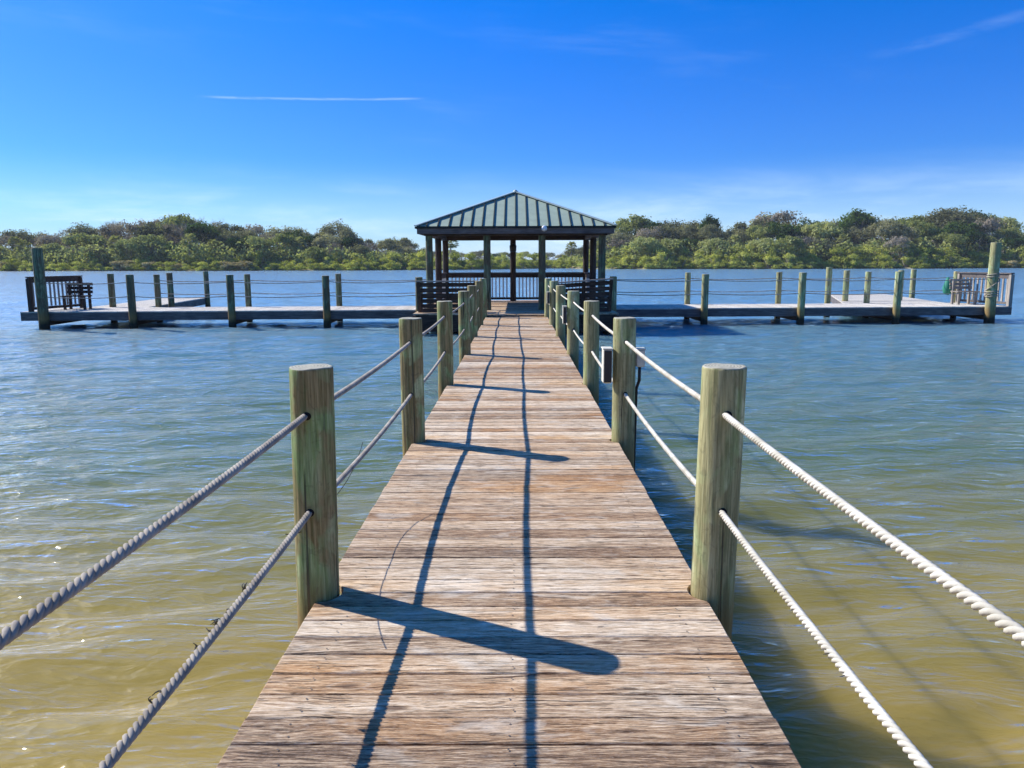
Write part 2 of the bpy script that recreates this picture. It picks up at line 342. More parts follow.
b = NB('sandy_bed'); p = b.pos()
s1 = b.noise(b.scale(p, .8, 1.3, 0), 1.0, 5, .6, 1.0); s2 = b.noise(b.scale(p, 5, 9, 0), 1.0, 4, .6, .5)
col = b.ramp(b.math('MULTIPLY_ADD', b.math('SUBTRACT', s2, .5), .5, s1), [(.3, (.26, .18, .07)), (.5, (.55, .41, .18)), (.7, (.75, .60, .32))])
BED = b.done(b.bsdf(col, .9, b.bump(s2, .5, .03), .1))
def bed_z(X, Y): 
    z = -.86 - .035 * np.clip(Y, 0, 60) + np.clip(-Y - 3, 0, 60) * .06 + .03 * np.sin(X * .9 + Y * .5)
    return z
bed = link('river_bed', grid_mesh(np.linspace(-120, 120, 80), np.linspace(-60, 190, 90), bed_z), BED); tag(bed, kind='structure')

b = NB('shore_ground'); p = b.pos(); n = b.noise(p, .12, 6, .6, .5); n2 = b.noise(p, 1.5, 4, .6)
col = b.mix(b.rng(b.math('MULTIPLY_ADD', n2, .3, n), .55, .75), (.36, .31, .20), (.085, .095, .03))
LAND = b.done(b.bsdf(col, .95, b.bump(n2, .5, .1), .1))
def shore_y(X): return 200 + 3.5 * np.sin(X * .045 + 1) + 1.8 * np.sin(X * .17) + .9 * np.sin(X * .41 + 2) + 30 * np.exp(-((X - 8) / 16.) ** 2)
lx = np.concatenate([np.linspace(-1500, -200, 30)[:-1], np.linspace(-200, 200, 320), np.linspace(200, 1500, 30)[1:]]); lt = np.concatenate([np.linspace(0, 6, 9), np.linspace(8, 60, 14), np.linspace(100, 3500, 14)])
me = grid_mesh(lx, lt, lambda X, T: np.zeros_like(X))
co = np.zeros(len(me.vertices) * 3, np.float32); me.vertices.foreach_get('co', co); co = co.reshape(-1, 3)
T = co[:, 1].copy(); co[:, 1] = shore_y(co[:, 0]) + T; co[:, 2] = WZ - .35 + np.minimum(T, 6) * .17 + np.minimum(T, 60) * .006 + .06 * np.sin(co[:, 0] * .8 + T)
me.vertices.foreach_set('co', co.ravel()); me.update()
tag(link('far_shore', me, LAND), 'low sandy shore under the far trees', kind='structure')

# ------------------------------------------------------------------ boardwalk
W2 = .905; POST_Y = [.30, 3.46, 6.6, 9.75, 12.95, 16.1, 19.1, 21.85]; PR = .100; PX = .95; PXS = {-1: [.935, .925, .884, .885, .85, .89, .90, .91], 1: [.955, .948, .952, .975, .975, .945, .935, .915]}
def narrow(y): return -.012 + .065 * min(1, max(0, (y - 3) / 8.)) if y < 22 else 0
def boards_mesh(x0, x1, y0, y1, pitch, gap, th, ztop, notches=(), along='x', jit=.0025, wob=.002):
    """boards lying across; ends cut round the posts"""
    mb = MB(); yv = y0
    while yv < y1 - .02:
        a, c = yv, min(yv + pitch - gap, y1)
        dz = random.uniform(-wob, wob); tilt = random.uniform(-wob, wob) * .8; jl, jr = random.uniform(-jit, jit), random.uniform(-jit, jit)
        ns = 9 if any(abs(ny - (a + c) / 2) < .25 for _, ny, _ in notches) else 1
        L_, R_ = [], []
        for i in range(ns + 1):
            yy = a + (c - a) * i / ns; xl, xr = x0 + jl + (narrow(yy) if along == 'x' else 0), x1 + jr
            for nx, ny, nr in notches:
                if abs(yy - ny) < nr:
                    h = math.sqrt(nr * nr - (yy - ny) ** 2)
                    if nx < (x0 + x1) / 2: xl = max(xl, nx + h)
                    else: xr = min(xr, nx - h)
            L_.append((xl, yy)); R_.append((xr, yy))
        bv = .004
        n = ns + 1; vs = []
        for zz, ins in ((ztop - th, 0), (ztop - bv, 0), (ztop, bv)):
            for lst, sg in ((L_, 1), (R_, -1)):
                for i, (px, py) in enumerate(lst):
                    q = py + (ins if i == 0 else (-ins if i == n - 1 else 0)); tt = (py - a) / (c - a) - .5
                    vs.append((px + sg * ins, q, zz + dz + tilt * tt * 2) if along == 'x' else (q, px + sg * ins, zz + dz + tilt * tt * 2))
        fs = []
        for i in range(ns): fs.append((4 * n + i, 5 * n + i, 5 * n + i + 1, 4 * n + i + 1)); fs.append((i, i + 1, n + i + 1, n + i))
        loop = list(range(n)) + [n + i for i in range(n - 1, -1, -1)]
        for r in range(2):
            for i in range(len(loop)):
                j = (i + 1) % len(loop); A, B_ = r * 2 * n + loop[i], r * 2 * n + loop[j]; fs.append((A, B_, B_ + 2 * n, A + 2 * n))
        mb.add(vs, fs); yv += pitch
    return mb
notch = [(s * PXS[s][i], y, PR + .014) for i, y in enumerate(POST_Y) for s in (-1, 1)]
bw = empty('boardwalk', (0, 0, 0), 'long straight timber boardwalk leading out to the pavilion', 'boardwalk')
bm = boards_mesh(-W2, W2, -6, 22.0, .1455, .008, .038, 0, notch); o = bm.build('deck_boards', DECK, bw)
bmh = bmesh.new(); bmh.from_mesh(o.data); bmesh.ops.recalc_face_normals(bmh, faces=bmh.faces); bmh.to_mesh(o.data); bmh.free()
for sx in (-.74, 0, .74):
    m = MB(); m.box((sx, 8, -.140), (.07, 28, .196)); m.build('stringer', FRAME[1], bw)
for y in POST_Y:
    m = MB(); m.box((0, y + .125, -.300), (1.62, .05, .12)); m.build('cross_beam', FRAME[0], bw)
m = MB(); k = 0; yv = -.0
yv = -6
while yv < 12:
    for sx in (-.74, 0, .74):
        for dy in (.033, .104):
            cx, cy = sx + random.uniform(-.012, .012), yv + dy + random.uniform(-.006, .006)
            if min(abs(cy - q) for q in POST_Y) < .13 and sx: continue
            ring = [(cx + .0042 * math.cos(t), cy + .0042 * math.sin(t), .0035) for t in np.linspace(0, 6.283, 7)[:-1]]; m.add(ring, [tuple(range(6))])
    yv += .1455
tag(m.build('nail_heads', STEEL, bw), kind='stuff')

ordinal = ['nearest', 'first', 'second', 'third', 'fourth', 'fifth', 'sixth', 'seventh']
def make_post(h, r, zb, lean=(0, 0), seed=0, nseg=26, rows=22, taper=.04):
    rr = random.Random(seed); mb = MB(); ph = [rr.uniform(0, 6.28) for _ in range(6)]
    zs = list(np.linspace(zb, h - .012, rows)) + [h - .004, h]
    vs = []
    for zi, z in enumerate(zs):
        t = (z - zb) / (h - zb); rad = r * (1 + taper * (.5 - t))
        if zi == len(zs) - 1: rad -= .007
        elif zi == len(zs) - 2: rad -= .002
        for k in range(nseg):
            a = 2 * math.pi * k / nseg
            q = rad * (1 + .012 * math.sin(2 * a + ph[0] + z * .8) + .010 * math.sin(3 * a + ph[1] + z * 2.1) + .007 * math.sin(7 * a + ph[2] + z) + .006 * math.sin(5 * a + ph[3]) * math.sin(z * 6 + ph[4]))
            zt = z + (.0015 * math.sin(3 * a + ph[5]) + .0008 * math.sin(8 * a) if zi >= len(zs) - 2 else 0)
            vs.append((q * math.cos(a) + lean[0] * z, q * math.sin(a) + lean[1] * z, zt))
    fs = []; n = nseg
    for i in range(len(zs) - 1):
        for k in range(n): j = (k + 1) % n; fs.append((i * n + k, i * n + j, i * n + n + j, i * n + n + k))
    mb.add(vs, fs, True)
    ti = (len(zs) - 1) * n; c = len(mb.v); mb.v.append((lean[0] * h, lean[1] * h, h + .002)); 
    for k in range(n): mb.f.append((ti + k, ti + (k + 1) % n, c)); mb.sm.append(False)
    return mb
def hole_disc(c, d, r, wdt=.006):
    """black disc standing for the dark inside a drilled rope hole on the post face"""
    m = MB(); d = Vector(d).normalized(); c = Vector(c); m.tube([c - d * .004, c + d * .004], r, 14); return m
HU, HL = .872, .425
postlab = {-1: ['green-brown rail post on the left side, beside the camera', 'big green-brown rail post nearest the camera on the left of the boardwalk', 'second rail post along the left side, green with brown streaks', 'third rail post along the left side of the boardwalk', 'fourth rail post along the left side of the boardwalk', 'fifth rail post along the left side of the boardwalk', 'sixth rail post on the left, just behind the fifth', 'last left rail post, right before the pavilion'],
           1: ['pale green rail post on the right side, beside the camera', 'big pale green rail post nearest the camera on the right of the boardwalk', 'second rail post on the right, carrying a grey box on each side', 'third rail post along the right side, bare and pale green', 'fourth rail post on the right, with a small grey box on its deck side', 'fifth rail post along the right side of the boardwalk', 'sixth rail post on the right, with a tiny box on its deck side', 'last right rail post, right before the pavilion']}
for s in (-1, 1):
    for i, y in enumerate(POST_Y):
        h = [1.08, 1.083, 1.075, 1.06, 1.065, 1.06, 1.08, 1.08][i] + (.0 if s < 0 else -.003)
        e = empty('rail_post', (s * PXS[s][i], y, 0), postlab[s][i], 'post', 'rail posts along the boardwalk')
        lx_ = {(-1, 1): .012, (1, 1): .012}.get((s, i), random.uniform(-.008, .008))
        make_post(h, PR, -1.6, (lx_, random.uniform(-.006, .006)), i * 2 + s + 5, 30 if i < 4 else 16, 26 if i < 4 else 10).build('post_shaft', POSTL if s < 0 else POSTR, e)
        for hh in (HU, HL):
            hole_disc((lx_ * hh, -PR * .985, hh), (0, -1, 0), .019).build('rope_hole', BLACK, e)  # the dark of each hole is a black disc on the face

# ropes
def laid_rope(mb, path, R_, near):
    P = [Vector(p) for p in path]
    cum = [0.]
    for a, c in zip(P, P[1:]): cum.append(cum[-1] + (c - a).length)
    tot = cum[-1]
    def at(d):
        d = max(0, min(tot, d)); lo = np.searchsorted(cum, d) - 1; lo = max(0, min(len(P) - 2, lo))
        t = (d - cum[lo]) / max(1e-6, cum[lo + 1] - cum[lo]); return P[lo].lerp(P[lo + 1], t), (P[lo + 1] - P[lo]).normalized()
    if not near: mb.tube(P, R_ * .92, 7); return
    pitch = R_ * 5.6; sr = R_ * .52; off = R_ * .60; step = R_ * .55; n = int(tot / step) + 1
    for k in range(3):
        vs = []; ns = 7
        for i in range(n + 1):
            c, t = at(i * step); u = t.cross(Vector((0, 0, 1))).normalized(); v = u.cross(t)
            a = 2 * math.pi * (i * step / pitch + k / 3.); cc = c + (u * math.cos(a) + v * math.sin(a)) * off
            hd = (t + (-u * math.sin(a) + v * math.cos(a)) * (2 * math.pi * off / pitch)).normalized(); q1 = hd.cross(v).normalized(); q2 = hd.cross(q1)
            for j in range(ns): b_ = 2 * math.pi * j / ns; vs.append(cc + (q1 * math.cos(b_) + q2 * math.sin(b_)) * sr)
        fs = [(i * ns + j, i * ns + (j + 1) % ns, (i + 1) * ns + (j + 1) % ns, (i + 1) * ns + j) for i in range(n) for j in range(ns)]
        mb.add(vs, fs, True)
def rope(name, anchors, R_, sag, mat, label, group, near_to=8.0, n=10):
    mb = MB()
    for a, c in zip(anchors, anchors[1:]):
        a, c = Vector(a), Vector(c); near = min(a.y, c.y) < near_to
        pts = []
        for i in range(n + 1):
            t = i / n; q = a.lerp(c, t); q.z -= sag * 4 * t * (1 - t) * random.uniform(.98, 1.02); pts.append(q)
        laid_rope(mb, pts, R_, near)
    o = mb.build(name, mat); return tag(o, label, 'rope', group)
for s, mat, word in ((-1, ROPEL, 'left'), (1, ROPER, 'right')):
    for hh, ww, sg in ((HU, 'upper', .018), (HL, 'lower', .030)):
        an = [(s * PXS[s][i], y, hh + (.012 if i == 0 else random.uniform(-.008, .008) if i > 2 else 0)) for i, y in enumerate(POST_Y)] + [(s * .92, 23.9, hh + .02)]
        col = 'shaded grey' if s < 0 else 'sunlit white'
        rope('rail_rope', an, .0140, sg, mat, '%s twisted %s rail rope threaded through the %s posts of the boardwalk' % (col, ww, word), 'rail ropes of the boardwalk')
# dark dried weed and barnacle bits caught on the lower ropes near the camera
def scraps(s, y0, y1, n, word):
    rr = random.Random(11 + s); ys_ = sorted(rr.uniform(y0, y1) for _ in range(n))
    for i, y in enumerate(ys_):
        m = MB(); c = Vector((s * .95 + rr.uniform(-.006, .006), y, HL - .022))
        for q in range(rr.choice([3, 4, 6])):
            pts = [c]; d = Vector((rr.uniform(-1, 1), rr.uniform(-1, 1), rr.uniform(-1, .9)))
            for k in range(4): d += Vector((rr.uniform(-.9, .9), rr.uniform(-.9, .9), rr.uniform(-.7, .5))); pts.append(pts[-1] + d.normalized() * rr.uniform(.003, .008))
            m.tube(pts, [.0024, .0022, .0018, .0014, .0008], 5)
        tag(m.build('dried_weed', SHELL), 'small dark tuft of dried weed caught on the %s lower rope near the camera' % word, 'weed', 'dried weed on the %s lower rope' % word)
scraps(-1, 1.7, 2.8, 9, 'left'); scraps(1, 2.0, 2.9, 6, 'right')
# a loose fishing line hanging in a loop from the left lower rope
pts = [Vector((-PX - .02, 4.83 - 1.68 * t, HL - .02 - .13 * math.sin(math.pi * t) ** .8 - .012 * math.sin(9 * t))) for t in np.linspace(0, 1, 24)]
m = MB(); m.tube(pts, .0022, 5); tag(m.build('fishing_line', BLACK), 'thin loose line hanging in a loop from the left lower rope', 'line')

# electrical boxes on the right posts
def box_unit(y, dx, sx, sy, sz, z, label, conduit=False):
    e = empty('electrical_box', (PX - .01 + dx, y, z), label, 'box', 'boxes mounted on the right rail posts')
    m = MB(); m.box((0, 0, 0), (sx, sy, sz), None, .008); m.build('housing', BOXG, e)
    m = MB(); m.box((0, -sy / 2 - .006, 0), (sx * .86, .012, sz * .93), None, .003); m.build('cover', BOXD if dx < 0 else BOXG, e)  # black front paints in the shaded side of the deck-side boxes
    m = MB(); m.box((0, 0, sz / 2 + .006), (sx + .012, sy + .02, .012), None, .003); m.build('lid', BOXG, e)
    if conduit:
        m = MB(); m.tube([(0, 0, -sz / 2), (.0, 0, -sz / 2 - .12), (-.02, .03, -sz / 2 - .2), (-.03, .04, -1.3)], .014, 10); m.build('conduit', BOXD, e)
box_unit(6.55, -.145, .075, .13, .29, .665, 'tall grey box with a shade-black front on the deck side of the second right post')
box_unit(6.64, .15, .075, .10, .15, .72, 'small grey box with a conduit on the water side of the second right post', True)
box_unit(12.9, -.115, .06, .12, .29, .66, 'grey box on the deck side of the fourth right post')
box_unit(19.05, -.14, .06, .12, .29, .66, 'grey box on the deck side of the sixth right post, farthest of the boxes')

# ------------------------------------------------------------------ pavilion
GY0, GY1, GX = 24.15, 29.7, 2.67; FZ = .055
pv = empty('pavilion', (0, 27, 0), 'open pavilion with pale green metal roof at the end of the boardwalk', 'pavilion')
def pl(mb, name, mat, par=None):
    par = par or pv; 
    o = mb.build(name, mat); o.parent = par; o.matrix_parent_inverse = Matrix.Translation((0, -27, 0)) if par is pv else Matrix.Identity(4)
    return o
fl = boards_mesh(-3.0, 3.0, 22.45, 30.2, .1455, .007, .038, FZ); f2 = boards_mesh(-.93, .93, 22.01, 22.44, .1455, .007, .038, FZ); fl.add(f2.v, f2.f)
for i in range(0): pass
ob = pl(fl, 'floor_boards', DECK)
bmh = bmesh.new(); bmh.from_mesh(ob.data); bmesh.ops.recalc_face_normals(bmh, faces=bmh.faces); bmh.to_mesh(ob.data); bmh.free()
m = MB(); m.box((0, 22.06, -.130), (1.8, .05, .28)); pl(m, 'rim_board', FRAME[0])
m = MB(); m.box((0, 22.49, -.23), (5.9, .05, .49)); pl(m, 'rim_board', FRAME[0])  # made deeper so the front below the benches stays dark
m = MB(); m.box((0, 30.1, -.135), (5.9, .05, .30)); pl(m, 'rim_board', FRAME[0])
for sx in (-1, 1):
    m = MB(); m.box((sx * 2.93, 26.1, -.135), (.05, 8.0, .29)); pl(m, 'rim_board', FRAME[1])
for sx in (-2.0, -1, 0, 1, 2.0):
    m = MB(); m.box((sx, 26.1, -.11), (.08, 7.9, .22)); pl(m, 'joist', FRAME[1])
for y in (23, 26, 29):
    m = MB(); m.box((0, y, -.33), (5.8, .08, .2)); pl(m, 'cross_beam', FRAME[0])
for sx in (-2.7, -1., 1., 2.7):
    for y in (22.7, 25.5, 29.6):
        mb = make_post(-.43, .13, -2.6, (0, 0), int(sx * 10 + y), 12, 4); mb.v = [(a + sx, c + y, z) for a, c, z in mb.v]; pl(mb, 'pile', POSTD)
TOP = 2.34
cols = [(-GX, GY0), (-.88, GY0), (.82, GY0), (GX, GY0), (-GX, 26.95), (GX, 26.95), (-GX, GY1), (-.1, GY1), (GX, GY1)]
for i, (cx, cy) in enumerate(cols):
    mb = make_post(TOP, .112, FZ, (0, 0), 40 + i, 16, 12); mb.v = [(a + cx, c + cy, z) for a, c, z in mb.v]; pl(mb, 'column', POSTD if cy < 25 else FRAME[2])
# beams, fascia, roof
for y in (GY0, GY1):
    m = MB(); m.box((0, y, TOP + .085), (2 * GX + .3, .12, .17)); pl(m, 'roof_beam', FRAME[0])
for sx in (-1, 1):
    m = MB(); m.box((sx * GX, (GY0 + GY1) / 2, TOP + .086), (.12, GY1 - GY0 - .13, .165)); pl(m, 'roof_beam', FRAME[1])
EX = 3.0; EY0, EY1 = GY0 - .36, GY1 + .36; CY = (EY0 + EY1) / 2; EZ = 2.60; PK = 3.86
for y, sg in ((EY0, -1), (EY1, 1)):
    m = MB(); m.box((0, y, EZ - .115), (2 * EX - .02, .04, .20)); pl(m, 'fascia', FASC[0])
for sx in (-1, 1):
    m = MB(); m.box((sx * (EX - .03), CY, EZ - .116), (.04, EY1 - EY0 - .05, .195)); pl(m, 'fascia', FASC[1])
m = MB(); e_ = .06
m.add([(-EX + e_, EY0 + e_, EZ - .03), (EX - e_, EY0 + e_, EZ - .03), (EX - e_, EY1 - e_, EZ - .03), (-EX + e_, EY1 - e_, EZ - .03), (0, CY, PK - .1)], [(1, 0, 4), (2, 1, 4), (3, 2, 4), (0, 3, 4)])
pl(m, 'ceiling_boards', FRAME[0])
for k in range(9):
    t = -EX + .4 + k * (2 * EX - .8) / 8
    m = MB(); zz = EZ - .09; rise = (PK - EZ) * (1 - abs(t) / EX) - .12
    yh = EY0 + .08 + (CY - EY0) * (1 - abs(t) / EX) * .95
    m.bar((t, EY0 + .05, zz), (t, yh, zz + rise * .95), .05, .12); pl(m, 'rafter', FRAME[1])
    m = MB(); m.bar((t, EY1 - .05, zz), (t, 2 * CY - yh, zz + rise * .95), .05, .12); pl(m, 'rafter', FRAME[1])
ov = .03
E = [Vector((-EX - ov, EY0 - ov, EZ)), Vector((EX + ov, EY0 - ov, EZ)), Vector((EX + ov, EY1 + ov, EZ)), Vector((-EX - ov, EY1 + ov, EZ))]; AP = Vector((0, CY, PK))
for i in range(4):
    a, c = E[i], E[(i + 1) % 4]; nrm = (c - a).cross(AP - a).normalized(); m = MB()
    dn = nrm * .03
    m.add([a, c, AP, a - dn, c - dn, AP - dn], [(0, 1, 2), (5, 4, 3), (0, 3, 4, 1), (1, 4, 5, 2), (2, 5, 3, 0)]); pnl = pl(m, 'roof_panel', ROOF)
    ms_ = MB(); Lw = (c - a).length; d = (c - a).normalized(); mid = (a + c) / 2; up = (AP - mid)
    nseam = 19; 
    for k in range(1, nseam):
        t = -1 + 2 * k / nseam if False else (k - nseam / 2.) / (nseam / 2.)
        t = (k - 9.5) / 9.5 if False else -1 + k * 2 / 18.
        if abs(t) > .97 or k > 17: continue
        st = mid + d * (t * Lw / 2); en = st + up * (1 - abs(t)) * .985
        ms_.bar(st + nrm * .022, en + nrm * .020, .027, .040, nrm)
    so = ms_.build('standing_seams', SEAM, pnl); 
    m2 = MB(); m2.bar(a - Vector((0, 0, .022)) - d * 0 + Vector((0, 0, 0)), c - Vector((0, 0, .022)), .05, .065); pl(m2, 'drip_edge', SEAM)
for a in E:
    m = MB(); m.bar(a + Vector((0, 0, .035)), AP + Vector((0, 0, .045)), .14, .03, Vector((0, 0, 1))); pl(m, 'hip_cap', HIP)
m = MB(); m.tube([(0, CY, PK), (0, CY, PK + .07), (0, CY, PK + .11)], [.10, .07, .01], 10); pl(m, 'peak_cap', HIP)
# back and side railings
def railing(mb_rails, mb_bal, a, c, z0, ztop, step=.135, bw_=.034):
    a, c = Vector(a), Vector(c); L_ = (c - a).length; d = (c - a) / L_
    mb_rails.bar(a + Vector((0, 0, ztop)), c + Vector((0, 0, ztop)), .14, .04); 
    mb_rails.bar(a + Vector((0, 0, ztop - .10)), c + Vector((0, 0, ztop - .10)), .04, .155)
    mb_rails.bar(a + Vector((0, 0, z0 + .10)), c + Vector((0, 0, z0 + .10)), .04, .085)
    n = int(L_ / step)
    for i in range(1, n):
        q = a + d * (i * L_ / n); mb_bal.append((q, z0 + .15, ztop - .18, d))
for (a, c) in (((-GX + .1, GY1, 0), (-.2, GY1, 0)), ((0, GY1, 0), (GX - .1, GY1, 0)), ((-GX, 28.0, 0), (-GX, GY1 - .1, 0)), ((GX, 28.0, 0), (GX, GY1 - .1, 0))):
    r_ = MB(); bl = []; railing(r_, bl, a, c, FZ, 1.12)
    ro = pl(r_, 'railing', FRAME[0])
    for q, z0, z1, d in bl:
        m = MB(); m.box((q.x, q.y, (z0 + z1) / 2), (.05, .035, z1 - z0)); m.build('baluster', SUNLITW, ro)
# lamp on the front fascia, lantern on the centre rear column
lp = empty('round_lamp', (.87, EY0 - .03, EZ - .06), 'small round white lamp on the front fascia of the pavilion', 'lamp')
m = MB(); m.tube([(0, -.002, 0), (0, -.05, 0), (0, -.08, 0), (0, -.095, 0)], [.082, .082, .06, .015], 20); m.build('globe', GLOBE, lp)
m = MB(); m.tube([(0, .005, 0), (0, -.015, 0)], .09, 20); m.build('base_ring', WHITEP, lp)
lt_ = empty('lantern', (-.1, GY1 - .14, 2.06), 'dark round lantern fixed high on the centre rear column', 'lantern')
m = MB(); m.tube([(0, 0, -.16), (0, 0, -.12), (0, 0, .08), (0, 0, .13), (0, 0, .17)], [.05, .125, .135, .09, .03], 14); m.build('body', BOXD, lt_)
m = MB(); m.box((0, .045, .0), (.06, .07, .1)); m.build('bracket', BOXD, lt_)

# benches on the two front corners of the pavilion, backs to the camera
def bench(x0, x1, y, z_in, z_out, label):
    """x0 inner end, x1 outer end; back leans out over the front edge"""
    e = empty('bench', ((x0 + x1) / 2, y, FZ), label, 'bench', 'benches at the front of the pavilion')
    cx = (x0 + x1) / 2; A = x0 - cx; B_ = x1 - cx; zi, zo = z_in - FZ, z_out - FZ
    def zz(fr, inner): return (zi if inner else zo) * fr
    m = MB(); m.bar((A, -.32, zz(1, 1)), (B_, -.32, zz(1, 0)), .15, .04); m.build('cap_rail', GREYW[0], e)
    for fr, dy in ((.89, -.27), (.72, -.20), (.56, -.12), (.38, -.06), (.22, -.02), (.08, .02)):  # lowest three slats added to darken the space below the bench
        m = MB(); m.bar((A, dy, zz(fr, 1)), (B_, dy, zz(fr, 0)), .032, .115); m.build('back_slat', FRAME[0], e)
    m = MB()
    for k in range(4): m.bar((A, .02 + k * .115, .45), (B_, .02 + k * .115, .45), .10, .035)
    m.build('seat', FRAME[0], e)
    for t in (0.03, .5, .97):
        x = A + (B_ - A) * t; zt = (zi + (zo - zi) * t)
        m = MB(); m.bar((x, -.32, zt - .03), (x, .03, .05), .06, .09, Vector((1, 0, 0))); m.build('support', FRAME[2], e)
        m = MB(); m.box((x, .32, .215), (.07, .07, .43)); m.build('leg', FRAME[2], e)
bench(-1.10, -2.88, 22.78, .99, .99, 'dark slatted bench on the left front corner of the pavilion, seen from behind')
bench(1.12, 2.82, 22.78, .93, 1.05, 'dark slatted bench on the right front corner of the pavilion, leaning rail')
# ------------------------------------------------------------------ the two wings
ROT = R(2.6); WY = 25.45
def wing_pt(x, y): c, s = math.cos(ROT), math.sin(ROT); return (x * c - (y) * s, WY + x * s + y * c)
def wing(sd, word):
    """local frame: x along the wing, y back, wing front edge at y = 0; sd -1 left, 1 right"""
    e = empty('dock_wing', (0, WY, 0), 'low timber dock wing running out to the %s of the pavilion' % word, 'dock', 'dock wings', ROT)
    x0, x1 = 3.05, (15.95 if sd < 0 else 16.8)
    a_, c_ = (-x1, -x0) if sd < 0 else (x0, x1)
    bm = boards_mesh(0, 2.3, a_, c_, .1455, .007, .038, .0, along='y'); o = bm.build('deck_boards', DECKY, e)
    q = bmesh.new(); q.from_mesh(o.data); bmesh.ops.recalc_face_normals(q, faces=q.faces); q.to_mesh(o.data); q.free()
    for yy in (.03, 2.27):
        m = MB(); m.box(((a_ + c_) / 2, yy, -.165), (c_ - a_, .05, .25)); m.build('rim_board', FASC[0], e)
    m = MB(); m.box((sd * (x1 - .03), 1.15, -.166), (.05, 2.18, .246)); m.build('rim_board', FASC[1], e)
    for yy in (.8, 1.5):
        m = MB(); m.box(((a_ + c_) / 2, yy, -.14), (c_ - a_ - .1, .06, .2)); m.build('joist', FRAME[0], e)
    for xx in PXW[sd]:
        m = MB(); m.box((xx, 1.15, -.37), (.09, 2.5, .16)); m.build('cross_beam', FRAME[1], e)
    # finger going back
    F = {-1: [(-15.0, 2.31), (-12.9, 2.31), (-13.4, 9.6), (-15.2, 9.6)], 1: [(12.1, 2.31), (15.9, 2.31), (17.6, 9.8), (15.0, 9.8)]}[sd]
    m = MB(); n = 56
    for i in range(n):
        t0, t1 = i / n, (i + .95) / n
        A, B_ = Vector(F[0]).lerp(Vector(F[3]), t0), Vector(F[0]).lerp(Vector(F[3]), t1); C_, D = Vector(F[1]).lerp(Vector(F[2]), t0), Vector(F[1]).lerp(Vector(F[2]), t1)
        vs = [(v.x, v.y, z) for z in (-.038, random.uniform(-.002, .002)) for v in (A, C_, D, B_)]; m.add(vs, [(3, 2, 1, 0), (4, 5, 6, 7), (0, 1, 5, 4), (1, 2, 6, 5), (2, 3, 7, 6), (3, 0, 4, 7)])
    m.build('finger_boards', DECKY, e)
    for i, j in ((0, 3), (1, 2), (2, 3)):
        m = MB(); A, B_ = Vector(F[i] + (-.165,)), Vector(F[j] + (-.165,)); m.bar(A, B_, .05, .25); m.build('rim_board', FASC[1], e)
    return F
PXW = {-1: [-15.15, -12.35, -9.2, -6.15, -3.15], 1: [3.2, 6.25, 9.5, 12.75, 15.95]}
FING = {}
def wing_post(lx_, ly_, h, label, r=.11, lean=(0, 0), mat=None, seed=0, name='dock_post'):
    x, y = wing_pt(lx_, ly_)
    e = empty(name, (x, y, 0), label, 'post', 'posts of the dock wings'); make_post(h, r, -2.4, lean, seed, 14, 10).build('post_shaft', mat or POSTD, e)
    return e
